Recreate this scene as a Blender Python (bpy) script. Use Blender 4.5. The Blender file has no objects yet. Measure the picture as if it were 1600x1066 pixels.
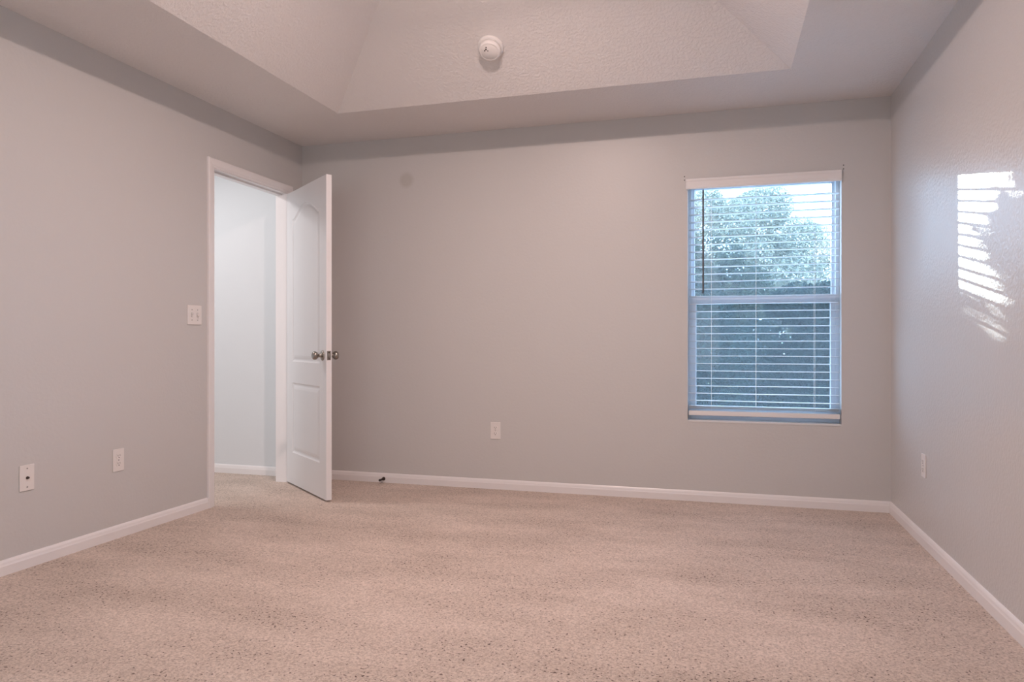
import bpy, bmesh, math, random
from mathutils import Vector, Matrix
random.seed(7)
S = bpy.context.scene
COL = S.collection
PI = math.pi

# ------------------------------------------------------------------ camera, world, lights, exposure
cam_data = bpy.data.cameras.new('camera')
cam = bpy.data.objects.new('camera', cam_data)
COL.objects.link(cam)
cam_data.sensor_width = 36.0
cam_data.lens = 36.0 * 1114.05 / 1600.0
cam_data.clip_start = 0.02
cam.location = (2.9414, -4.6191, 1.016)
cam.rotation_euler = (PI / 2, 0, 0.2805)
S.camera = cam

S.view_settings.view_transform = 'Standard'
S.view_settings.look = 'None'
S.view_settings.gamma = 1.0
S.view_settings.use_curve_mapping = False
S.view_settings.exposure = 0.0

world = bpy.data.worlds.new('world')
S.world = world
world.use_nodes = True
wn = world.node_tree.nodes
bg = wn['Background']
bg.inputs['Color'].default_value = (0.56, 0.76, 1.0, 1)
bg.inputs['Strength'].default_value = 8.5

def lamp(name, kind, loc, energy, color, size=0.1, rot=(0, 0, 0), size_y=None):
    d = bpy.data.lights.new(name, kind)
    d.energy = energy
    d.color = color
    if kind == 'POINT':
        d.shadow_soft_size = size
    elif kind == 'AREA':
        d.size = size
        if size_y:
            d.shape = 'RECTANGLE'
            d.size_y = size_y
    elif kind == 'SUN':
        d.angle = size
    o = bpy.data.objects.new(name, d)
    o.location = loc
    o.rotation_euler = rot
    COL.objects.link(o)
    return o

# the room's flush ceiling lamp up inside the tray (its face shines down, its rim sideways)
_l = lamp('room_ceiling_light', 'AREA', (2.03, -1.97, 2.740), 40, (1.0, 0.765, 0.70), 0.13)
_l.data.shape = 'DISK'
lamp('room_ceiling_light_rim', 'POINT', (2.03, -1.97, 2.735), 10, (1.0, 0.765, 0.70), 0.05)
# added fill light behind the camera, set in an unseen window
lamp('rear_fill_light', 'AREA', (1.9, -5.26, 1.35), 22, (0.86, 0.94, 1.0), 2.2, (PI / 2, 0, 0), 1.5)
# added fill light at the unseen far end of the hall
lamp('hall_fill_light', 'AREA', (-0.92, -3.06, 1.35), 16, (0.96, 0.97, 1.0), 1.3, (PI / 2, 0, 0), 2.0)
_l = lamp('hall_ceiling_light', 'AREA', (-0.85, -0.95, 2.42), 13, (1.0, 0.97, 0.97), 0.4)
_l.data.shape = 'DISK'
# low sun through a gap in the trees; it reaches the right wall between the blind's slats
_s = lamp('sun', 'SUN', (0, 20, 8), 12.0, (1.0, 0.93, 0.84), 0.004)
_s.rotation_euler = Vector((0.228, -1.0, -0.20)).to_track_quat('-Z', 'Y').to_euler()
# daylight from the sky at the window
# (the world itself; no helper lamp)

# ------------------------------------------------------------------ dimensions (metres)
W = 3.9164          # room width (back wall)
D = 5.2             # room depth
H = 2.45            # soffit height
TL, TB, TR = 0.6436, 0.6059, 0.6025    # tray offsets left, back, right
TRUN, TRISE = 0.60, 0.38
LW = 0.085          # left wall thickness
DY0, DY1, DZ = -0.957, -0.195, 2.062   # door opening
WX0, WX1, WZ0, WZ1 = 2.762, 3.651, 0.517, 2.034   # window opening
BW = 0.16           # back wall thickness
CP = 0.012          # carpet top

# ------------------------------------------------------------------ materials
def new_mat(name, color=(0.8, 0.8, 0.8), rough=0.5, metal=0.0, spec=0.5):
    m = bpy.data.materials.new(name)
    m.use_nodes = True
    b = m.node_tree.nodes['Principled BSDF']
    b.inputs['Base Color'].default_value = (*color, 1)
    b.inputs['Roughness'].default_value = rough
    b.inputs['Metallic'].default_value = metal
    b.inputs['Specular IOR Level'].default_value = spec
    return m

def N(m, t, **kw):
    n = m.node_tree.nodes.new(t)
    for k, v in kw.items():
        setattr(n, k, v)
    return n

def L(m, a, b):
    m.node_tree.links.new(a, b)

def add_bump(m, scale, strength, dist, detail=3, rough=0.5, ramp=None):
    b = m.node_tree.nodes['Principled BSDF']
    tc = N(m, 'ShaderNodeTexCoord')
    no = N(m, 'ShaderNodeTexNoise')
    no.inputs['Scale'].default_value = scale
    no.inputs['Detail'].default_value = detail
    no.inputs['Roughness'].default_value = rough
    L(m, tc.outputs['Object'], no.inputs['Vector'])
    bp = N(m, 'ShaderNodeBump')
    bp.inputs['Strength'].default_value = strength
    bp.inputs['Distance'].default_value = dist
    src = no.outputs['Fac']
    if ramp:
        r = N(m, 'ShaderNodeValToRGB')
        r.color_ramp.elements[0].position = ramp[0]
        r.color_ramp.elements[1].position = ramp[1]
        L(m, src, r.inputs['Fac'])
        src = r.outputs['Color']
    L(m, src, bp.inputs['Height'])
    L(m, bp.outputs['Normal'], b.inputs['Normal'])
    return tc, no, bp

WALLC = (0.60, 0.585, 0.575)
M = {}
M['wall'] = new_mat('wall_paint', WALLC, 0.42)
add_bump(M['wall'], 60, 0.08, 0.003, 2, 0.5, (0.35, 0.65))
M['wall_side'] = new_mat('wall_paint_orange_peel', WALLC, 0.30)
_b = M['wall_side'].node_tree.nodes['Principled BSDF']
_b.inputs['Coat Weight'].default_value = 0.0
_b.inputs['Coat Roughness'].default_value = 0.025
add_bump(M['wall_side'], 75, 0.22, 0.003, 2, 0.5, (0.35, 0.65))
L(M['wall_side'], M['wall_side'].node_tree.nodes['Bump'].outputs['Normal'], _b.inputs['Coat Normal'])

# back wall: same paint plus one round smudge left by an old door bumper
mb = new_mat('wall_paint_smudged', WALLC, 0.42)
tc, _, _ = add_bump(mb, 60, 0.07, 0.003, 2, 0.5, (0.35, 0.65))
vd = N(mb, 'ShaderNodeVectorMath', operation='DISTANCE')
sc = N(mb, 'ShaderNodeVectorMath', operation='MULTIPLY')
sc.inputs[1].default_value = (1, 0, 1)
L(mb, tc.outputs['Object'], sc.inputs[0])
L(mb, sc.outputs['Vector'], vd.inputs[0])
vd.inputs[1].default_value = (0.837, 0, 2.149)
rp = N(mb, 'ShaderNodeValToRGB')
rp.color_ramp.elements[0].position = 0.035
rp.color_ramp.elements[0].color = (0.52, 0.50, 0.475, 1)
rp.color_ramp.elements[1].position = 0.065
rp.color_ramp.elements[1].color = (*WALLC, 1)
L(mb, vd.outputs['Value'], rp.inputs['Fac'])
L(mb, rp.outputs['Color'], mb.node_tree.nodes['Principled BSDF'].inputs['Base Color'])
M['wall_back'] = mb

M['ceiling'] = new_mat('ceiling_knockdown', (0.80, 0.765, 0.75), 0.6, 0, 0.3)
add_bump(M['ceiling'], 70, 0.32, 0.005, 3, 0.5, (0.42, 0.60))
M['hall_wall'] = new_mat('hall_wall_paint', (0.72, 0.74, 0.76), 0.5)
add_bump(M['hall_wall'], 55, 0.1, 0.003, 2, 0.5)
M['trim'] = new_mat('white_trim_paint', (0.83, 0.80, 0.80), 0.32)
M['door'] = new_mat('white_door_paint', (0.83, 0.82, 0.83), 0.35)
M['plate'] = new_mat('white_plastic_plate', (0.80, 0.76, 0.74), 0.3)
M['plate_dark'] = new_mat('socket_slot_dark', (0.03, 0.025, 0.025), 0.5)
M['detector'] = new_mat('detector_plastic', (0.80, 0.77, 0.75), 0.45)
M['nickel'] = new_mat('brushed_pewter', (0.36, 0.33, 0.30), 0.28, 1.0)
M['dark_metal'] = new_mat('dark_bronze_metal', (0.07, 0.05, 0.045), 0.4, 0.8)
M['steel'] = new_mat('screw_steel', (0.45, 0.43, 0.41), 0.35, 1.0)
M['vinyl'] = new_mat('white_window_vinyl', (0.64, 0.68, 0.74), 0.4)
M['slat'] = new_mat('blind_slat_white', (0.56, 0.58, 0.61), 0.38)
M['valance'] = new_mat('blind_valance_white', (0.82, 0.80, 0.80), 0.4)
M['cord'] = new_mat('blind_cord', (0.80, 0.80, 0.80), 0.7)
M['wand'] = new_mat('wand_backlit_dark', (0.10, 0.10, 0.11), 0.25)  # backlit darkness of the wand put into its colour
M['sill'] = new_mat('marble_sill', (0.72, 0.72, 0.73), 0.25)
M['fill_backing'] = new_mat('fill_backing_plain', (0.6, 0.58, 0.55), 0.9)  # plain backing behind the added fill lights

# carpet: tufts with painted shade in the gaps between yarns, pile swept in patches
mc = new_mat('beige_carpet', (0.5, 0.4, 0.33), 0.95, 0, 0.1)
bs = mc.node_tree.nodes['Principled BSDF']
tc = N(mc, 'ShaderNodeTexCoord')
big = N(mc, 'ShaderNodeTexNoise'); big.inputs['Scale'].default_value = 1.7; big.inputs['Detail'].default_value = 3
mp = N(mc, 'ShaderNodeMapping'); mp.inputs['Scale'].default_value = (1.0, 2.6, 1.0); mp.inputs['Rotation'].default_value = (0, 0, 0.25)
L(mc, tc.outputs['Object'], mp.inputs['Vector']); L(mc, mp.outputs['Vector'], big.inputs['Vector'])
fine = N(mc, 'ShaderNodeTexNoise'); fine.inputs['Scale'].default_value = 130; fine.inputs['Detail'].default_value = 3; fine.inputs['Roughness'].default_value = 0.7
L(mc, tc.outputs['Object'], fine.inputs['Vector'])
vor = N(mc, 'ShaderNodeTexVoronoi'); vor.inputs['Scale'].default_value = 95
L(mc, tc.outputs['Object'], vor.inputs['Vector'])
spots = N(mc, 'ShaderNodeTexNoise'); spots.inputs['Scale'].default_value = 95; spots.inputs['Detail'].default_value = 0.5; spots.inputs['Roughness'].default_value = 0.4
L(mc, tc.outputs['Object'], spots.inputs['Vector'])
cb = N(mc, 'ShaderNodeValToRGB')
cb.color_ramp.elements[0].position = 0.3; cb.color_ramp.elements[0].color = (0.58, 0.475, 0.405, 1)
cb.color_ramp.elements[1].position = 0.7; cb.color_ramp.elements[1].color = (0.71, 0.59, 0.515, 1)
L(mc, big.outputs['Fac'], cb.inputs['Fac'])
cf = N(mc, 'ShaderNodeValToRGB')
cf.color_ramp.elements[0].position = 0.32; cf.color_ramp.elements[0].color = (0.60, 0.57, 0.55, 1)
cf.color_ramp.elements[1].position = 0.6; cf.color_ramp.elements[1].color = (1.08, 1.08, 1.08, 1)
L(mc, fine.outputs['Fac'], cf.inputs['Fac'])
mul = N(mc, 'ShaderNodeMix', data_type='RGBA', blend_type='MULTIPLY'); mul.inputs['Factor'].default_value = 1.0
L(mc, cb.outputs['Color'], mul.inputs['A']); L(mc, cf.outputs['Color'], mul.inputs['B'])
# pits: gap shade painted at low values of the spot noise, fewer in the brushed-up patches
add = N(mc, 'ShaderNodeMath', operation='MULTIPLY_ADD'); add.inputs[1].default_value = 0.28; 
L(mc, big.outputs['Fac'], add.inputs[0]); L(mc, spots.outputs['Fac'], add.inputs[2])
pit_shade = N(mc, 'ShaderNodeValToRGB')
pit_shade.color_ramp.elements[0].position = 0.382; pit_shade.color_ramp.elements[0].color = (0, 0, 0, 1)
pit_shade.color_ramp.elements[1].position = 0.435; pit_shade.color_ramp.elements[1].color = (1, 1, 1, 1)
L(mc, add.outputs['Value'], pit_shade.inputs['Fac'])
mx = N(mc, 'ShaderNodeMix', data_type='RGBA'); mx.inputs['A'].default_value = (0.13, 0.09, 0.075, 1)
L(mc, pit_shade.outputs['Color'], mx.inputs['Factor']); L(mc, mul.outputs['Result'], mx.inputs['B'])
L(mc, mx.outputs['Result'], bs.inputs['Base Color'])
hm = N(mc, 'ShaderNodeMath', operation='MULTIPLY'); L(mc, fine.outputs['Fac'], hm.inputs[0]); L(mc, pit_shade.outputs['Color'], hm.inputs[1])
bp = N(mc, 'ShaderNodeBump'); bp.inputs['Strength'].default_value = 0.6; bp.inputs['Distance'].default_value = 0.008
L(mc, hm.outputs['Value'], bp.inputs['Height']); L(mc, bp.outputs['Normal'], bs.inputs['Normal'])
bs.inputs['Sheen Weight'].default_value = 0.15
M['carpet'] = mc

# window glass: clear with a faint translucent veil that adds haze to the view
mg = bpy.data.materials.new('window_glass'); mg.use_nodes = True
nt = mg.node_tree; nt.nodes.clear()
out = nt.nodes.new('ShaderNodeOutputMaterial')
tr = nt.nodes.new('ShaderNodeBsdfTransparent'); tr.inputs['Color'].default_value = (0.86, 0.93, 0.97, 1)
gl = nt.nodes.new('ShaderNodeBsdfGlossy'); gl.inputs['Roughness'].default_value = 0.02
tl = nt.nodes.new('ShaderNodeBsdfTranslucent'); tl.inputs['Color'].default_value = (0.8, 0.85, 0.9, 1)
m1 = nt.nodes.new('ShaderNodeMixShader'); m1.inputs['Fac'].default_value = 0.025
m2 = nt.nodes.new('ShaderNodeMixShader'); m2.inputs['Fac'].default_value = 0.02
nt.links.new(tr.outputs[0], m1.inputs[1]); nt.links.new(tl.outputs[0], m1.inputs[2])
nt.links.new(m1.outputs[0], m2.inputs[1]); nt.links.new(gl.outputs[0], m2.inputs[2])
nt.links.new(m2.outputs[0], out.inputs['Surface'])
M['glass'] = mg

M['bounce_slab'] = new_mat('bounce_slab_pale', (0.80, 0.80, 0.80), 0.9)  # pale surface of the added slab that bounces daylight
add_bump(M['bounce_slab'], 40, 0.3, 0.005)
def leaf_mat(name, c1, c2):
    m = new_mat(name, c1, 0.7, 0, 0.12)
    b = m.node_tree.nodes['Principled BSDF']
    g = N(m, 'ShaderNodeNewGeometry')
    r = N(m, 'ShaderNodeValToRGB')
    r.color_ramp.elements[0].color = (*c1, 1); r.color_ramp.elements[1].color = (*c2, 1)
    L(m, g.outputs['Random Per Island'], r.inputs['Fac'])
    L(m, r.outputs['Color'], b.inputs['Base Color'])
    t = N(m, 'ShaderNodeBsdfTranslucent'); L(m, r.outputs['Color'], t.inputs['Color'])
    x = N(m, 'ShaderNodeMixShader'); x.inputs['Fac'].default_value = 0.3
    o = m.node_tree.nodes['Material Output']
    L(m, b.outputs[0], x.inputs[1]); L(m, t.outputs[0], x.inputs[2]); L(m, x.outputs[0], o.inputs['Surface'])
    return m
M['leaf_dark'] = leaf_mat('dark_evergreen_leaves', (0.009, 0.022, 0.021), (0.030, 0.052, 0.049))
M['leaf_mid'] = leaf_mat('mid_green_leaves', (0.035, 0.052, 0.045), (0.11, 0.135, 0.10))
M['leaf_pale'] = leaf_mat('pale_yellow_green_leaves', (0.16, 0.20, 0.18), (0.60, 0.57, 0.45))
M['bark'] = new_mat('pale_bark', (0.16, 0.13, 0.10), 0.9)
add_bump(M['bark'], 30, 0.5, 0.02)
M['grass'] = new_mat('grass_ground', (0.06, 0.10, 0.05), 0.9)
add_bump(M['grass'], 40, 0.6, 0.03)

# ------------------------------------------------------------------ mesh helpers
def link(name, bm, mat, parent=None, smooth=False, recalc=True):
    if recalc:
        bmesh.ops.recalc_face_normals(bm, faces=bm.faces)
    me = bpy.data.meshes.new(name)
    bm.to_mesh(me); bm.free()
    if smooth:
        for p in me.polygons:
            p.use_smooth = True
    o = bpy.data.objects.new(name, me)
    mats = mat if isinstance(mat, (list, tuple)) else [mat]
    for m in mats:
        me.materials.append(m)
    COL.objects.link(o)
    if parent:
        o.parent = parent
    return o

def box(bm, x0, x1, y0, y1, z0, z1, mi=0, bevel=0.0, seg=2):
    r = bmesh.ops.create_cube(bm, size=1.0)
    vs = r['verts']
    for v in vs:
        v.co.x = x0 + (v.co.x + .5) * (x1 - x0)
        v.co.y = y0 + (v.co.y + .5) * (y1 - y0)
        v.co.z = z0 + (v.co.z + .5) * (z1 - z0)
    fs = set(f for v in vs for f in v.link_faces)
    for f in fs:
        f.material_index = mi
    if bevel > 0:
        es = list(set(e for v in vs for e in v.link_edges))
        bmesh.ops.bevel(bm, geom=es, offset=bevel, segments=seg, profile=0.5, affect='EDGES')

def cyl(bm, c, axis, r, h, seg=24, mi=0, r2=None):
    q = Vector((0, 0, 1)).rotation_difference(Vector(axis).normalized()).to_matrix().to_4x4()
    mt = Matrix.Translation(Vector(c) + Vector(axis).normalized() * h / 2) @ q
    r_ = bmesh.ops.create_cone(bm, cap_ends=True, segments=seg, radius1=r, radius2=r if r2 is None else r2, depth=h, matrix=mt)
    for v in r_['verts']:
        for f in v.link_faces:
            f.material_index = mi

def lathe(bm, prof, c, axis, seg=40, mi=0):
    """prof: (radius, distance along the axis)"""
    ax = Vector(axis).normalized()
    q = Vector((0, 0, 1)).rotation_difference(ax)
    rings = []
    for r, t in prof:
        ring = []
        for i in range(seg):
            a = 2 * PI * i / seg
            p = q @ Vector((r * math.cos(a), r * math.sin(a), t))
            ring.append(bm.verts.new(Vector(c) + p))
        rings.append(ring)
    for a, b in zip(rings, rings[1:]):
        for i in range(seg):
            f = bm.faces.new((a[i], a[(i + 1) % seg], b[(i + 1) % seg], b[i]))
            f.smooth = True; f.material_index = mi
    for ring in (rings[0], rings[-1]):
        try:
            f = bm.faces.new(ring); f.material_index = mi
        except ValueError:
            pass

def extrude_profile(bm, prof, p0, p1, out, up=(0, 0, 1), m0=None, m1=None):
    """prof = [(distance out, height)], swept straight from p0 to p1; m0/m1 shear the ends for mitres"""
    p0, p1, o, u = Vector(p0), Vector(p1), Vector(out), Vector(up)
    d = (p1 - p0).normalized()
    rows = []
    for p, mt in ((p0, m0), (p1, m1)):
        row = []
        for a, b in prof:
            s = 0
            if mt:
                s = mt[0] * a + mt[1] * b
            row.append(bm.verts.new(p + o * a + u * b + d * s))
        rows.append(row)
    n = len(prof)
    for i in range(n):
        bm.faces.new((rows[0][i], rows[0][(i + 1) % n], rows[1][(i + 1) % n], rows[1][i]))
    bm.faces.new(rows[0]); bm.faces.new(rows[1])

def struct(o):
    o['kind'] = 'structure'
    return o

def empty(name, loc=(0, 0, 0), rz=0.0, parent=None):
    o = bpy.data.objects.new(name, None)
    o.empty_display_size = 0.1
    o.location = loc
    o.rotation_euler = (0, 0, rz)
    COL.objects.link(o)
    if parent:
        o.parent = parent
    return o

def tag(o, label, cat, group=None):
    o['label'] = label
    o['category'] = cat
    if group:
        o['group'] = group
    return o

# ------------------------------------------------------------------ floor
HX = -1.75     # hall far side
bm = bmesh.new()
def quad(bm, *pts, mi=0):
    f = bm.faces.new([bm.verts.new(p) for p in pts]); f.material_index = mi
    return f
box(bm, HX - 0.1, W + 0.1, -D - 0.1, 0.12, -0.10, CP)
struct(link('floor', bm, M['carpet']))

# ------------------------------------------------------------------ ceiling with raised tray
bm = bmesh.new()
X0, X1, Y0, Y1 = -LW, W + 0.1, -D - 0.1, 0.12
tx0, tx1, ty0, ty1 = TL, W - TR, -D + 0.75, -TB
ix0, ix1, iy0, iy1 = tx0 + TRUN, tx1 - TRUN, ty0 + TRUN, ty1 - TRUN
def ring(x0, x1, y0, y1, z):
    return [bm.verts.new(p) for p in ((x0, y0, z), (x1, y0, z), (x1, y1, z), (x0, y1, z))]
Ra = ring(X0, X1, Y0, Y1, H); Rb = ring(tx0, tx1, ty0, ty1, H); Rc = ring(ix0, ix1, iy0, iy1, H + TRISE)
for A, B in ((Ra, Rb), (Rb, Rc)):
    for i in range(4):
        bm.faces.new((A[i], A[(i + 1) % 4], B[(i + 1) % 4], B[i]))
bm.faces.new(Rc)
Rt = ring(X0, X1, Y0, Y1, H + TRISE + 0.1)
for i in range(4):
    bm.faces.new((Ra[i], Ra[(i + 1) % 4], Rt[(i + 1) % 4], Rt[i]))
bm.faces.new(Rt)
struct(link('ceiling', bm, M['ceiling']))

# ------------------------------------------------------------------ walls
bm = bmesh.new()
x0, x1 = -LW, W + 0.1
box(bm, x0, WX0, 0, BW, -0.1, H + 0.1)
box(bm, WX1, x1, 0, BW, -0.1, H + 0.1)
box(bm, WX0, WX1, 0, BW, -0.1, WZ0)
box(bm, WX0, WX1, 0, BW, WZ1, H + 0.1)
wall_back = struct(link('wall_back', bm, M['wall_back']))
# pairs of bracket screw holes beside the top corners of the window
for nm, xs, zs in (('screw_hole', 2.742, (2.052, 2.030)), ('screw_hole', 3.662, (2.062, 2.040))):
    bm = bmesh.new()
    for z in zs:
        cyl(bm, (xs, 0.001, z), (0, -1, 0), 0.0035, 0.0015, 10)
    link(nm, bm, M['plate_dark'], wall_back)

bm = bmesh.new()
box(bm, -LW, 0, DY1 + 0.02, 0.0, 0, H + 0.05)
box(bm, -LW, 0, -D, DY0 - 0.02, 0, H + 0.05)
box(bm, -LW, 0, DY0 - 0.02, DY1 + 0.02, DZ + 0.02, H + 0.05)
struct(link('wall_left', bm, M['wall']))
bm = bmesh.new(); box(bm, W, W + 0.1, -D, 0.0, 0, H + 0.05)
struct(link('wall_right', bm, M['wall_side']))
bm = bmesh.new()
box(bm, -LW, 0.8, -D - 0.1, -D, 0, H + 0.05); box(bm, 3.0, W + 0.1, -D - 0.1, -D, 0, H + 0.05)
box(bm, 0.8, 3.0, -D - 0.1, -D, 0, 0.6); box(bm, 0.8, 3.0, -D - 0.1, -D, 2.1, H + 0.05)
struct(link('wall_front', bm, M['wall']))
# unseen window added behind the camera: recess, frame and backing for the fill
bm = bmesh.new(); box(bm, 0.75, 3.05, -D - 0.16, -D - 0.10, 0.55, 2.15)
rear_fill = struct(link('rear_fill_recess', bm, M['fill_backing']))
bm = bmesh.new()
box(bm, 0.8, 0.84, -D - 0.09, -D - 0.05, 0.6, 2.1); box(bm, 2.96, 3.0, -D - 0.09, -D - 0.05, 0.6, 2.1); box(bm, 1.88, 1.92, -D - 0.09, -D - 0.05, 0.6, 2.1)
box(bm, 0.8, 3.0, -D - 0.09, -D - 0.05, 0.6, 0.64); box(bm, 0.8, 3.0, -D - 0.09, -D - 0.05, 2.06, 2.1)
link('window_frame', bm, M['vinyl'], rear_fill)  # unseen frame around the added rear fill light
bm = bmesh.new(); box(bm, -1.65, -0.2, -3.16, -3.10, 0.3, 2.4)  # unseen backing added behind the hall fill light
struct(link('hall_fill_backing', bm, M['fill_backing']))
# the hall seen through the doorway
bm = bmesh.new()
box(bm, HX, -LW, 0.0, 0.1, 0, H + 0.05)
struct(link('wall_hall_end', bm, M['hall_wall']))
bm = bmesh.new(); box(bm, HX - 0.1, HX, -3.0, 0.1, 0, H + 0.05)
struct(link('wall_hall_side', bm, M['hall_wall']))
bm = bmesh.new(); box(bm, HX - 0.1, -1.57, -3.1, -3.0, 0, H + 0.05); box(bm, -0.27, -LW, -3.1, -3.0, 0, H + 0.05); box(bm, -1.57, -0.27, -3.1, -3.0, 0, 0.35); box(bm, -1.57, -0.27, -3.1, -3.0, 2.35, H + 0.05)
struct(link('wall_hall_near', bm, M['hall_wall']))
bm = bmesh.new(); box(bm, HX - 0.1, -LW, -3.1, 0.1, H, H + 0.1)
struct(link('ceiling_hall', bm, M['ceiling']))

# ------------------------------------------------------------------ baseboards (moulded top)
BH = 0.0775
BP = [(0, 0), (0.013, 0), (0.013, 0.052), (0.0115, 0.056), (0.0105, 0.060), (0.0095, 0.066), (0.007, 0.072), (0.004, 0.0765), (0, BH)]
def baseboard(name, p0, p1, out, m0=None, m1=None, mat='trim', shade=False):
    bm = bmesh.new()
    extrude_profile(bm, BP, p0, p1, out, m0=m0, m1=m1)
    return struct(link(name, bm, M[mat]))
baseboard('baseboard_back', (0.0, 0, 0), (W, 0, 0), (0, -1, 0), m1=(-1, 0))
baseboard('baseboard_right', (W, 0, 0), (W, -D, 0), (-1, 0, 0), m0=(1, 0))
baseboard('baseboard_left', (0, DY0 - 0.062, 0), (0, -D, 0), (1, 0, 0))
baseboard('baseboard_corner', (0, DY1 + 0.062, 0), (0, -0.0131, 0), (1, 0, 0))
baseboard('baseboard_hall', (-LW, 0, 0), (HX, 0, 0), (0, -1, 0))
baseboard('baseboard_hall_side', (HX, -0.0131, 0), (HX, -2.9, 0), (1, 0, 0))

# ------------------------------------------------------------------ doorway
door1 = struct(empty('door_1', (0, (DY0 + DY1) / 2, 0)))
def dpar(o):
    o.parent = door1
    o.matrix_parent_inverse = Matrix.Translation((0, -(DY0 + DY1) / 2, 0))
    return o
# casing: colonial profile, mitred at the top corners
CW = 0.057
CPF = [(0, 0), (0.009, 0), (0.0095, 0.006), (0.012, 0.010), (0.0125, 0.018), (0.0145, 0.030), (0.016, 0.040), (0.016, 0.052), (0.013, 0.0565), (0, CW)]
bm = bmesh.new()
# left leg: 'height' runs toward -Y ; the top end is cut at 45 degrees
extrude_profile(bm, CPF, (0, DY0 - 0.005, 0), (0, DY0 - 0.005, DZ + 0.005), (1, 0, 0), up=(0, -1, 0), m1=(0, 1))
dpar(link('casing_side', bm, M['trim']))
bm = bmesh.new()
extrude_profile(bm, CPF, (0, DY1 + 0.005, 0), (0, DY1 + 0.005, DZ + 0.005), (1, 0, 0), up=(0, 1, 0), m1=(0, 1))
dpar(link('casing_side', bm, M['trim']))
bm = bmesh.new()
extrude_profile(bm, CPF, (0, DY0 - 0.005, DZ + 0.005), (0, DY1 + 0.005, DZ + 0.005), (1, 0, 0), up=(0, 0, 1), m0=(0, -1), m1=(0, 1))
dpar(link('casing_head', bm, M['trim']))
# jambs with door stop
bm = bmesh.new()
box(bm, -LW - 0.003, 0.003, DY0 - 0.019, DY0, 0, DZ + 0.019)
box(bm, -LW + 0.002, -0.038, DY0, DY0 + 0.010, 0, DZ - 0.010, bevel=0.002)
dpar(link('jamb', bm, M['trim']))
bm = bmesh.new()
box(bm, -LW - 0.003, 0.003, DY1, DY1 + 0.019, 0, DZ + 0.019)
dpar(link('jamb', bm, M['trim']))
bm = bmesh.new()
box(bm, -LW - 0.003, 0.003, DY0, DY1, DZ, DZ + 0.019)
box(bm, -LW + 0.002, -0.038, DY0, DY1, DZ - 0.010, DZ, bevel=0.002)
dpar(link('jamb_head', bm, M['trim']))
bm = bmesh.new()
box(bm, -0.034, -0.004, DY0 - 0.0005, DY0 + 0.0015, 0.895, 0.952)
dpar(link('strike_plate', bm, M['nickel']))

# door leaf: hinge corner A, local x along the leaf, local y = thickness
TH = math.radians(51.5)
leaf_root = empty('door_leaf', (0.012, -0.208 - (DY0 + DY1) / 2, 0.0), -(PI / 2 - TH), door1)
LWID, LTH, LZ0, LZ1 = 0.757, 0.035, 0.024, 2.054
def offs(poly, d):
    """inset a counter-clockwise closed polygon by d"""
    n = len(poly); res = []
    for i in range(n):
        p0, p1, p2 = Vector(poly[i - 1]), Vector(poly[i]), Vector(poly[(i + 1) % n])
        e1 = (p1 - p0).normalized(); e2 = (p2 - p1).normalized()
        n1 = Vector((-e1.y, e1.x)); n2 = Vector((-e2.y, e2.x))
        b = (n1 + n2)
        b = b / max(0.2, b.length_squared) * 2 if b.length > 1e-6 else n1
        res.append(p1 + b * d * 1.0)
    return res
def panel_lower():
    return [(0.115, 0.243), (0.642, 0.243), (0.642, 0.728), (0.115, 0.728)]
def panel_upper():
    a, b, zs, zp = 0.115, 0.642, 1.862, 1.940
    pts = [(a, 0.874), (b, 0.874), (b, zs)]
    n = 24
    for i in range(0, n + 1):
        t = i / n
        x = b - 0.035 - (b - a - 0.07) * t
        z = zs + (zp - zs) * (math.sin(PI * t) ** 1.12)
        pts.append((x, z))
    pts.append((a, zs))
    return pts
RINGS = [(0.0, 0.0), (0.003, 0.0025), (0.009, 0.0065), (0.013, 0.0075), (0.020, 0.0070), (0.030, 0.0035), (0.042, 0.0012), (0.046, 0.0010)]
bm = bmesh.new()
for side in (0, 1):
    y0 = 0.0 if side == 0 else LTH
    sg = 1 if side == 0 else -1
    P = lambda u, z, d: (u, y0 + sg * d, z)
    oe = []
    ov = [bm.verts.new(P(u, z, 0)) for u, z in ((0, LZ0), (LWID, LZ0), (LWID, LZ1), (0, LZ1))]
    edges = [bm.edges.new((ov[i], ov[(i + 1) % 4])) for i in range(4)]
    for poly in (panel_lower(), panel_upper()):
        rv = []
        for ins, dep in RINGS:
            pp = poly if ins == 0 else offs(poly, ins)
            rv.append([bm.verts.new(P(q[0], q[1], dep)) for q in pp])
        n = len(poly)
        for i in range(n):
            edges.append(bm.edges.new((rv[0][i], rv[0][(i + 1) % n])))
        for a, b in zip(rv, rv[1:]):
            for i in range(n):
                bm.faces.new((a[i], a[(i + 1) % n], b[(i + 1) % n], b[i]))
        bm.faces.new(rv[-1])
    bmesh.ops.triangle_fill(bm, edges=edges, use_beauty=True)
    if side == 0: ov0 = ov
for i in range(4):
    bm.faces.new((ov0[i], ov0[(i + 1) % 4], ov[(i + 1) % 4], ov[i]))
leaf = link('door_slab', bm, M['door'], leaf_root)

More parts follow.
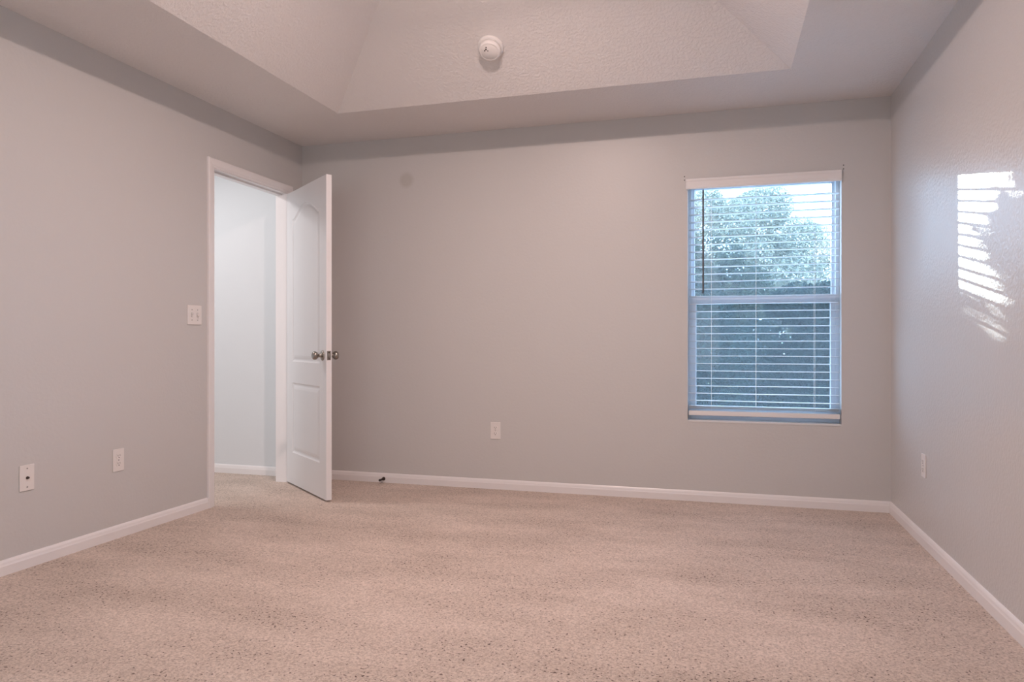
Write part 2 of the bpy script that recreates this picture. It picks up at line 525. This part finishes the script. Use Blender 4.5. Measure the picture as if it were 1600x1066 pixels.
KZ, KU = 0.925, LWID - 0.062
for sd in (0, 1):
    bm = bmesh.new()
    yb = 0.0 if sd == 0 else LTH
    ax = (0, -1, 0) if sd == 0 else (0, 1, 0)
    lathe(bm, [(0.0, 0), (0.0325, 0.0), (0.0325, 0.003), (0.030, 0.007), (0.024, 0.0095), (0.016, 0.011), (0.0125, 0.014), (0.0115, 0.024), (0.0120, 0.030),
               (0.0165, 0.033), (0.0225, 0.038), (0.0262, 0.045), (0.0270, 0.051), (0.0262, 0.057), (0.0225, 0.0625), (0.0165, 0.0655), (0.013, 0.066), (0.0120, 0.0650), (0, 0.0650)],
          (KU, yb, KZ), ax, 40)
    bmesh.ops.remove_doubles(bm, verts=bm.verts, dist=1e-5)
    kn = link('door_knob', bm, M['nickel'], leaf_root, smooth=True)
    kn['label'] = 'pewter door knob'
bm = bmesh.new()
box(bm, LWID, LWID + 0.0015, 0.005, LTH - 0.005, KZ - 0.0285, KZ + 0.0285, bevel=0.0006)
box(bm, LWID, LWID + 0.010, 0.011, LTH - 0.011, KZ - 0.010, KZ + 0.010, mi=0, bevel=0.002)
for dz in (-0.021, 0.021):
    cyl(bm, (LWID + 0.0014, LTH / 2, KZ + dz), (1, 0, 0), 0.0042, 0.0008, 12, mi=1)
lp = link('latch_plate', bm, [M['nickel'], M['dark_metal']], leaf_root)
lp['label'] = 'pewter latch plate in the door edge'
for hz in (0.26, 1.04, 1.83):
    bm = bmesh.new()
    cyl(bm, (0.0 - 0.006, LTH + 0.002, hz - 0.045), (0, 0, 1), 0.006, 0.09, 14)
    cyl(bm, (0.0 - 0.006, LTH + 0.002, hz - 0.049), (0, 0, 1), 0.0045, 0.098, 14)
    box(bm, -0.0022, 0.0, 0.004, LTH, hz - 0.044, hz + 0.044)
    link('hinge', bm, M['nickel'], leaf_root)

# ------------------------------------------------------------------ window
win = struct(empty('window_1', ((WX0 + WX1) / 2, 0.1, WZ0)))
def wpar(o, par=None):
    o.parent = par or win
    o.matrix_parent_inverse = Matrix.Translation((-(WX0 + WX1) / 2, -0.1, -WZ0))
    return o
SL = 0.036      # sash and frame widths
FY0, FY1 = 0.075, 0.150
a0, a1, c0, c1 = WX0, WX1, WZ0 + 0.003, WZ1
bm = bmesh.new()
box(bm, a0, a0 + 0.022, FY0, FY1, c0, c1, bevel=0.002); box(bm, a1 - 0.022, a1, FY0, FY1, c0, c1, bevel=0.002)
box(bm, a0 + 0.02, a1 - 0.02, FY0, FY1, c1 - 0.03, c1, bevel=0.002); box(bm, a0 + 0.02, a1 - 0.02, FY0, FY1, c0, c0 + 0.04, bevel=0.002)
# balance tracks for the sashes
box(bm, a0 + 0.020, a0 + 0.030, 0.108, 0.114, c0 + 0.04, c1 - 0.03); box(bm, a1 - 0.030, a1 - 0.020, 0.108, 0.114, c0 + 0.04, c1 - 0.03)
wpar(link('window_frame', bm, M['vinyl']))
MR0, MR1 = 1.252, 1.300   # meeting rail
def sash(name, x0, x1, z0, z1, y0, y1, sw, bot, top, gx):
    bm = bmesh.new()
    box(bm, x0, x0 + sw, y0, y1, z0, z1, bevel=0.003); box(bm, x1 - sw, x1, y0, y1, z0, z1, bevel=0.003)
    box(bm, x0 + sw - 0.002, x1 - sw + 0.002, y0, y1, z0, z0 + bot, bevel=0.003); box(bm, x0 + sw - 0.002, x1 - sw + 0.002, y0, y1, z1 - top, z1, bevel=0.003)
    s = wpar(link(name, bm, M['vinyl']))
    bm = bmesh.new()
    box(bm, x0 + sw - 0.004, x1 - sw + 0.004, gx, gx + 0.004, z0 + bot - 0.004, z1 - top + 0.004)
    g = wpar(link('pane', bm, M['glass']), s)
    g.matrix_parent_inverse = Matrix.Translation((0, 0, 0))
    g.parent = s
    return s
def fix_child(o):  # pane meshes are in world coordinates and so is their sash
    o.matrix_parent_inverse = Matrix()
sash('upper_sash', a0 + 0.014, a1 - 0.014, MR0, c1 - 0.022, 0.116, 0.146, 0.026, MR1 - MR0, 0.028, 0.130)
sash('lower_sash', a0 + 0.016, a1 - 0.016, c0 + 0.040, MR1, 0.080, 0.106, 0.034, 0.045, MR1 - MR0, 0.092)
# stone sill, slightly proud of the wall
bm = bmesh.new()
box(bm, WX0 + 0.001, WX1 - 0.001, -0.003, 0.16, WZ0 - 0.010, WZ0 + 0.003, bevel=0.0025, seg=3)
wpar(link('window_sill', bm, M['sill']))

# ------------------------------------------------------------------ blind (inside mount)
blind = empty('window_blind', ((WX0 + WX1) / 2, 0.03, WZ1 - 0.002))
tag(blind, 'white horizontal slat blind with valance and tilt wand, hanging open in the window', 'blind')
def bpar(o):
    o.parent = blind
    o.matrix_parent_inverse = Matrix.Translation((-(WX0 + WX1) / 2, -0.03, -(WZ1 - 0.002)))
    return o
bx0, bx1 = WX0 + 0.006, WX1 - 0.006
bm = bmesh.new()
VP = [(-0.006, 0.0), (0.004, 0.0), (0.006, 0.006), (0.006, 0.016), (0.004, 0.022), (0.004, 0.046), (0.007, 0.052), (0.007, 0.060), (0.004, 0.0655), (-0.006, 0.0655)]
extrude_profile(bm, VP, (WX0 - 0.010, -0.012, WZ1 - 0.066), (WX1 - 0.001, -0.012, WZ1 - 0.066), (0, -1, 0))
bpar(link('valance', bm, M['valance']))
bm = bmesh.new(); box(bm, bx0, bx1, 0.002, 0.058, WZ1 - 0.050, WZ1 - 0.006, bevel=0.002)
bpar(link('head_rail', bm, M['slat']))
SY, SW = 0.030, 0.050
levels = [1.342 + 0.0468 * k for k in range(12, -16, -1)]
bm = bmesh.new()
rnd = random.Random(3)
NX, NC = 12, 6
for z in levels:
    if z < 0.625: continue
    tilt = math.radians(-1.5 + rnd.uniform(-0.8, 0.8)); rl = rnd.uniform(-0.0012, 0.0012)
    top, bot = [], []
    for i in range(NX + 1):
        t = i / NX
        x = bx0 + 0.002 + (bx1 - bx0 - 0.004) * t
        wob = 0.0008 * math.sin(t * 5 + z * 40) + rl * (t - .5)
        rt, rb = [], []
        for j in range(NC + 1):
            s = -1 + 2 * j / NC
            y = s * SW / 2
            zz = 0.0022 * (1 - s * s) + y * math.tan(tilt) + wob
            rt.append(bm.verts.new((x, SY + y, z + zz + 0.0011)))
            rb.append(bm.verts.new((x, SY + y, z + zz - 0.0011)))
        top.append(rt); bot.append(rb)
    for i in range(NX):
        for j in range(NC):
            for R, fl in ((top, 0), (bot, 1)):
                q = (R[i][j], R[i + 1][j], R[i + 1][j + 1], R[i][j + 1])
                f = bm.faces.new(q if not fl else q[::-1]); f.smooth = True
        bm.faces.new((top[i][0], top[i + 1][0], bot[i + 1][0], bot[i][0])); bm.faces.new((top[i][NC], bot[i][NC], bot[i + 1][NC], top[i + 1][NC]))
    for i in (0, NX):
        for j in range(NC):
            bm.faces.new((top[i][j], top[i][j + 1], bot[i][j + 1], bot[i][j]))
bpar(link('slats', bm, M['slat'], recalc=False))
bm = bmesh.new()
for zz in (0.594, 0.601, 0.608):
    box(bm, bx0 + 0.002, bx1 - 0.002, SY - 0.025, SY + 0.025, zz - 0.0013, zz + 0.0013, bevel=0.001, seg=1)
bpar(link('stacked_slats', bm, M['slat']))
bm = bmesh.new(); box(bm, bx0, bx1, SY - 0.026, SY + 0.026, 0.549, 0.578, bevel=0.004, seg=3)
bpar(link('bottom_rail', bm, M['valance']))
for cx_ in (2.905, 3.170, 3.505):
    bm = bmesh.new()
    cyl(bm, (cx_, SY - 0.027, 0.575), (0, 0, 1), 0.0008, 1.41, 6)
    cyl(bm, (cx_, SY + 0.027, 0.575), (0, 0, 1), 0.0008, 1.41, 6)
    for z in levels:
        if z > 0.62:
            cyl(bm, (cx_, SY - 0.027, z - 0.0022), (0, 1, 0), 0.0007, 0.054, 5)
    bpar(link('ladder_cord', bm, M['cord']))
bm = bmesh.new()
cyl(bm, (2.856, -0.016, 1.318), (0, 0, 1), 0.0058, 0.640, 6)
cyl(bm, (2.856, -0.016, 1.312), (0, 0, 1), 0.0058, 0.016, 6)
cyl(bm, (2.856, -0.016, 1.952), (0, 1, 0.8), 0.0025, 0.025, 6)
w_ = bpar(link('tilt_wand', bm, M['wand'])); w_['label'] = 'thin tilt wand at the left of the blind, coloured dark as if backlit'

# ------------------------------------------------------------------ wall plates. local: x right, z up, -y out of the wall
PW, PH, PT = 0.070, 0.114, 0.0055
def plate(name, w=PW, h=PH):
    bm = bmesh.new()
    box(bm, -w / 2, w / 2, -PT, 0, -h / 2, h / 2, bevel=0.0022, seg=3)
    return bm
def screws(root, pts):
    for x, z in pts:
        bm = bmesh.new()
        cyl(bm, (x, -PT + 0.0003, z), (0, -1, 0), 0.0034, 0.0011, 14, 0)
        box(bm, x - 0.0028, x + 0.0028, -PT - 0.0012, -PT - 0.0007, z - 0.0005, z + 0.0005, 1)
        link('screw', bm, [M['steel'], M['plate_dark']], root)
def outlet(loc, rz, label):
    r = empty('power_outlet', loc, rz)
    tag(r, label, 'outlet', 'duplex outlets low on the walls')
    link('cover_plate', plate('p'), M['plate'], r)
    for dz in (0.0195, -0.0195):
        bm = bmesh.new()
        prof = []
        pts = []
        for i in range(32):
            a = 2 * PI * i / 32
            pts.append((0.0172 * math.cos(a), max(-0.0138, min(0.0138, 0.0172 * math.sin(a)))))
        f0 = [bm.verts.new((x, -PT - 0.0020, z + dz)) for x, z in pts]
        f1 = [bm.verts.new((x, -PT + 0.001, z + dz)) for x, z in pts]
        f = bm.faces.new(f0); bm.faces.new(f1)
        for i in range(32):
            bm.faces.new((f0[i], f0[(i + 1) % 32], f1[(i + 1) % 32], f1[i]))
        bmesh.ops.recalc_face_normals(bm, faces=bm.faces)
        yf = -PT - 0.0024
        box(bm, -0.0075, -0.0053, yf, yf + 0.001, dz - 0.0005, dz + 0.0080, 1)
        box(bm, 0.0053, 0.0075, yf, yf + 0.001, dz + 0.0008, dz + 0.0076, 1)
        cyl(bm, (0, yf + 0.001, dz - 0.0068), (0, -1, 0), 0.0029, 0.001, 12, 1)
        link('socket', bm, [M['plate'], M['plate_dark']], r)
    screws(r, [(0, 0)])
    return r
outlet((1.495, 0, 0.4075), 0, 'white duplex outlet on the back wall, left of the window')
outlet((0, -1.678, 0.4085), PI / 2, 'white duplex outlet on the left wall, between the door and the cable plate')
outlet((W, -0.699, 0.404), -PI / 2, 'white duplex outlet on the glossy right wall near the corner')

coax = empty('cable_jack_plate', (0, -2.180, 0.4105), PI / 2)
tag(coax, 'white cable jack plate with one dark round connector, low on the left wall', 'cable jack')
link('cover_plate', plate('p'), M['plate'], coax)
bm = bmesh.new()
lathe(bm, [(0, 0), (0.0068, 0), (0.0068, 0.0025), (0.0050, 0.003), (0.0050, 0.009), (0.0042, 0.0095), (0, 0.0095)], (0, -PT + 0.0003, 0), (0, -1, 0), 6)
c_ = link('connector', bm, M['dark_metal'], coax); c_['label'] = 'dark threaded cable connector'
screws(coax, [(0, 0.041), (0, -0.041)])

sw = empty('light_switch', (0, -1.127, 1.168), PI / 2)
tag(sw, 'white double toggle light switch on the left wall beside the doorway', 'light switch')
link('cover_plate', plate('p', 0.116, 0.114), M['plate'], sw)
for dx, up in ((-0.023, 1), (0.023, -1)):
    bm = bmesh.new()
    box(bm, dx - 0.0055, dx + 0.0055, -PT - 0.0006, -PT + 0.001, -0.0125, 0.0125, 1)
    t = bmesh.new()
    box(bm, dx - 0.0042, dx + 0.0042, -PT - 0.0012, -PT + 0.001, -0.0115, 0.0115, 0)
    n0 = len(bm.verts)
    box(bm, dx - 0.0036, dx + 0.0036, -PT - 0.013, -PT, -0.0045, 0.0045, 0, bevel=0.0012)
    bm.verts.ensure_lookup_table()
    for v in bm.verts[n0:]:
        v.co.z += -up * (v.co.y + PT) * 0.75
    t.free()
    link('toggle', bm, [M['plate'], M['plate_dark']], sw)
screws(sw, [(-0.023, 0.030), (-0.023, -0.030), (0.023, 0.030), (0.023, -0.030)])

# ------------------------------------------------------------------ smoke detector on the rear tray slope
sl = TRISE / TRUN
nrm = Vector((0, -sl, -1)).normalized()      # into the room
dy = -0.893
det = empty('smoke_detector', (1.747, dy, H + (-TB - dy) * sl))
tag(det, 'round white smoke detector on the sloping tray ceiling', 'smoke detector')
q = Vector((0, 0, 1)).rotation_difference(nrm)
def ldet(prof, name, seg=56, mat=None, vents=False, off=(0, 0, 0)):
    bm = bmesh.new()
    lathe(bm, prof, off, (0, 0, 1), seg)
    if vents:
        for k in range(3):
            for (px, py, rr) in ((-0.012, 0.018, 0.0045), (-0.020, 0.010, 0.003), (-0.006, 0.027, 0.003)):
                pass
    bmesh.ops.rotate(bm, verts=bm.verts, matrix=q.to_matrix())
    bmesh.ops.remove_doubles(bm, verts=bm.verts, dist=1e-6)
    return link(name, bm, mat or M['detector'], det)
ldet([(0, 0), (0.071, 0), (0.0715, 0.004), (0.070, 0.012), (0.066, 0.016), (0.060, 0.017), (0, 0.017)], 'mounting_base')
ldet([(0.0, 0.016), (0.057, 0.016), (0.057, 0.022), (0.0605, 0.024), (0.0605, 0.038), (0.0585, 0.044), (0.054, 0.0475), (0.050, 0.0485), (0.049, 0.0478), (0.048, 0.0488), (0, 0.0502)], 'cover')
for px, py, rr in ((-0.014, 0.020, 0.0045), (-0.023, 0.013, 0.0036), (-0.006, 0.010, 0.003), (-0.010, 0.032, 0.0035)):
    o = ldet([(0, 0.049), (rr, 0.049), (rr, 0.0512), (0, 0.0512)], 'indicator' if rr > 0.004 else 'vent', 16, M['plate_dark'], off=(px, py, 0))

# ------------------------------------------------------------------ spring door stop on the back baseboard
ds = empty('door_stop', (0.668, -0.012, 0.040))
tag(ds, 'short dark spring door stop screwed to the back baseboard beside the open door', 'door stop')
bm = bmesh.new(); lathe(bm, [(0, 0), (0.0125, 0), (0.0125, 0.004), (0.008, 0.009), (0.006, 0.012), (0, 0.012)], (0, -0.0005, 0), (0, -1, 0), 20)
link('base', bm, M['dark_metal'], ds)
bm = bmesh.new()
turns, n = 12, 12 * 14
prev = None
for i in range(n + 1):
    a = 2 * PI * turns * i / n
    r = 0.0062 - 0.0012 * i / n
    c = Vector((r * math.cos(a), -0.010 - 0.045 * i / n, r * math.sin(a)))
    rad = Vector((math.cos(a), 0, math.sin(a)))
    row = [bm.verts.new(c + rad * 0.0013 * math.cos(b) + Vector((0, 1, 0)) * 0.0013 * math.sin(b)) for b in (0, PI / 2, PI, 3 * PI / 2)]
    if prev:
        for k in range(4):
            bm.faces.new((prev[k], prev[(k + 1) % 4], row[(k + 1) % 4], row[k]))
    prev = row
link('spring', bm, M['dark_metal'], ds, smooth=True)
bm = bmesh.new(); lathe(bm, [(0, 0.053), (0.0075, 0.053), (0.0085, 0.056), (0.0085, 0.065), (0.006, 0.069), (0, 0.069)], (0, 0, 0), (0, -1, 0), 20)
link('rubber_tip', bm, M['plate_dark'], ds)

# ------------------------------------------------------------------ outside: yard, shrubs and trees
bm = bmesh.new()
box(bm, -25, 30, BW + 0.02, 45, -0.45, -0.25)
g_ = struct(link('ground', bm, M['grass']))
bm = bmesh.new(); box(bm, -4.5, 8.5, BW + 0.02, 4.6, -0.26, -0.20)  # unseen pale slab, added to bounce daylight up to the ceiling
struct(link('bounce_slab', bm, M['bounce_slab']))

def leaves(bm, rng, centre, rad, n, size, shell=0.55):
    cx, cy, cz = centre
    for _ in range(n):
        while True:
            v = Vector((rng.uniform(-1, 1), rng.uniform(-1, 1), rng.uniform(-1, 1)))
            if 0.05 < v.length <= 1: break
        rr = v.length ** shell
        v = v.normalized() * rr
        p = Vector((cx + v.x * rad[0], cy + v.y * rad[1], cz + v.z * rad[2]))
        s = size * rng.uniform(0.6, 1.35)
        u = Vector((rng.gauss(0, 1), rng.gauss(0, 1), rng.gauss(0, 1) * 0.8)).normalized()
        w = u.cross(Vector((rng.gauss(0, 1), rng.gauss(0, 1), rng.gauss(0, 1)))).normalized()
        nn = u.cross(w) * s * 0.12
        a, b = bm.verts.new(p - u * s), bm.verts.new(p + u * s)
        c, d = bm.verts.new(p + w * s * 0.42 + nn), bm.verts.new(p - w * s * 0.42 + nn)
        m_ = bm.verts.new(p - nn)
        for tri in ((a, m_, c), (m_, b, c), (b, m_, d), (m_, a, d)):
            bm.faces.new(tri)

def limb(bm, p0, p1, r0, r1, seg=8):
    p0, p1 = Vector(p0), Vector(p1)
    ax = (p1 - p0)
    cyl(bm, p0, ax, r0, ax.length, seg, 0, r1)

def tree(name, seed, base, blobs, leafm, leafn, lsize, trunk_r, limbs, label, cat, group=None):
    rng = random.Random(seed)
    root = empty(name, base)
    tag(root, label, cat, group)
    bm = bmesh.new()
    tot = sum(b[1][0] * b[1][1] * b[1][2] for b in blobs) 
    for c, r in blobs:
        leaves(bm, rng, c, r, int(leafn * (r[0] * r[1] * r[2]) / tot), lsize)
    link('foliage', bm, leafm, root, recalc=False)
    bm = bmesh.new()
    for a, b, r0, r1 in limbs:
        limb(bm, a, b, r0, r1)
    link('trunk', bm, M['bark'], root, smooth=True)
    return root

def auto_blobs(rng, x, y, z, n, spread, size):
    bl = []
    for _ in range(n):
        s = size * rng.uniform(0.7, 1.25)
        bl.append(((rng.uniform(-1, 1) * spread[0] + x, rng.uniform(-1, 1) * spread[1] + y, rng.uniform(-1, 1) * spread[2] + z), (s, s, s * 0.8)))
    return bl
r_ = random.Random(11)
GZ = -0.25
def crown(x0, x1, y, d, z0, z1, size, n, rng=r_):
    """lumps filling an upright crown, evenly jittered so it has no holes"""
    out = []
    for i in range(n):
        t = (i + rng.uniform(0.1, 0.9)) / n
        for k in range(3):
            u = (k + rng.uniform(0.15, 0.85)) / 3
            edge = 1 - 0.45 * abs(2 * t - 1) ** 2
            s = size * rng.uniform(0.8, 1.2)
            out.append(((x0 + (x1 - x0) * t, y + rng.uniform(-d, d), z0 + (z1 - z0) * u * edge), (s, s * 0.8, s * 0.85)))
    return out
DARK = 'dark evergreen shrub outside, '
def shrub(seed, x, y, hw, top, n, label):
    tree('evergreen_shrub', seed, (x, y, GZ), crown(-hw, hw, 0, 0.15, 0.05, top - 0.1, 0.44, 7), M['leaf_dark'], int(n * 2.2), 0.040, 0.06,
         [((0, 0, 0), (0.1, 0, 1.1), 0.06, 0.04), ((0.1, 0, 0.9), (-0.4, 0.1, 1.5), 0.04, 0.015), ((0.1, 0, 0.8), (0.5, 0, 1.5), 0.04, 0.015)], label, 'shrub')
shrub(1, 2.25, 5.4, 0.95, 2.15, 13000, DARK + 'at the left of the window view')
shrub(2, 4.50, 6.9, 1.10, 2.35, 15000, DARK + 'filling the right of the lower sash')
shrub(6, 0.00, 6.9, 1.10, 2.30, 11000, DARK + 'just past the left edge of the window')
shrub(7, -2.5, 5.6, 1.00, 2.30, 9000, DARK + 'farthest left, well past the window edge')
tree('leafy_tree', 3, (2.6, 9.4, GZ), crown(-1.3, 1.1, 0, 0.3, 0.3, 3.25, 0.55, 7), M['leaf_mid'], 38000, 0.04, 0.12,
     [((0, 0, 0), (0.1, 0, 2.0), 0.11, 0.06), ((0.1, 0, 1.5), (0.9, 0.2, 2.6), 0.05, 0.02), ((0.05, 0, 1.3), (-0.8, 0, 2.7), 0.05, 0.02)],
     'mid green leafy tree outside, behind the dark shrub at the left', 'tree')
tree('leafy_tree', 8, (5.9, 11.4, GZ), crown(-1.3, 1.3, 0, 0.3, 0.3, 2.55, 0.5, 7), M['leaf_mid'], 34000, 0.04, 0.12,
     [((0, 0, 0), (0.1, 0, 1.8), 0.11, 0.06), ((0.1, 0, 1.3), (0.9, 0.2, 2.3), 0.05, 0.02), ((0.05, 0, 1.1), (-0.8, 0, 2.3), 0.05, 0.02)],
     'lower mid green leafy tree outside, at the right under the bright sky', 'tree')
tree('pale_tree', 4, (3.2, 15.2, GZ), crown(-2.1, 2.3, 0, 0.4, 1.6, 5.4, 0.66, 9), M['leaf_pale'], 80000, 0.042, 0.12,
     [((0, 0, 0), (0.2, 0, 3.0), 0.12, 0.06), ((0.2, 0, 2.4), (1.1, 0.2, 4.0), 0.05, 0.015), ((0.1, 0, 2.2), (-0.9, 0, 4.0), 0.05, 0.015), ((0.1, 0, 2.6), (0.3, 0, 4.4), 0.04, 0.015)],
     'tall pale yellow-green tree outside, thin crown against the sky in the upper sash', 'tree')
tree('pale_tree', 9, (-0.95, 15.4, GZ), crown(-0.9, 0.62, 0, 0.35, 1.8, 5.5, 0.42, 5) , M['leaf_pale'], 8500, 0.06, 0.10,  # unseen tree, set here to block sun beside the gap
     [((0, 0, 0), (0.1, 0, 3.0), 0.10, 0.05), ((0.1, 0, 2.4), (0.5, 0.1, 4.6), 0.04, 0.015), ((0.05, 0, 2.2), (-0.5, 0, 4.8), 0.04, 0.015)],
     'narrow pale tree outside, unseen beyond the left edge of the window, placed to block low sun', 'tree')
tree('leafy_tree', 10, (0.15, 12.6, GZ), crown(-1.1, 1.0, 0, 0.3, 1.2, 3.85, 0.5, 6), M['leaf_mid'], 12000, 0.055, 0.11,  # unseen tree, added to block sun below the gap
     [((0, 0, 0), (0.1, 0, 2.4), 0.10, 0.05), ((0.1, 0, 1.8), (0.7, 0.1, 3.2), 0.04, 0.015), ((0.05, 0, 1.6), (-0.7, 0, 3.2), 0.04, 0.015)],
     'mid green tree outside, unseen left of the view, added to block low sun', 'tree')

_r = random.Random(21)  # unseen tree added to trim the sun patch on the right wall
_bl = [((_r.uniform(-0.42, 0.36), _r.uniform(-.2, .2), _r.uniform(2.0, 2.92)), (0.24, 0.24, 0.22)) for _ in range(18)]
_bl += [((_r.uniform(-0.55, -0.26), _r.uniform(-.2, .2), _r.uniform(3.0, 3.75)), (0.20, 0.20, 0.20)) for _ in range(20)]
tree('sun_block_tree', 12, (2.08, 6.9, GZ), _bl, M['leaf_mid'], 12500, 0.04, 0.05,
     [((0, 0, 0), (-0.05, 0, 2.3), 0.04, 0.025), ((-0.05, 0, 2.2), (-0.36, 0, 3.5), 0.025, 0.01)],
     'unseen slender young tree outside, crown shaped to trim the sun on the right wall', 'tree')

tree('distant_hedge', 13, (4.0, 20.5, GZ), crown(-12.0, 12.0, 0, 0.3, 0.2, 2.3, 0.75, 26), M['leaf_mid'], 42000, 0.075, 0.10,
     [((0, 0, 0), (0.1, 0, 1.6), 0.08, 0.03)],
     'long green hedge outside, farthest away, behind all the trees', 'hedge')
shrub(14, 8.1, 6.6, 1.10, 2.35, 6000, DARK + 'past the right edge of the window')
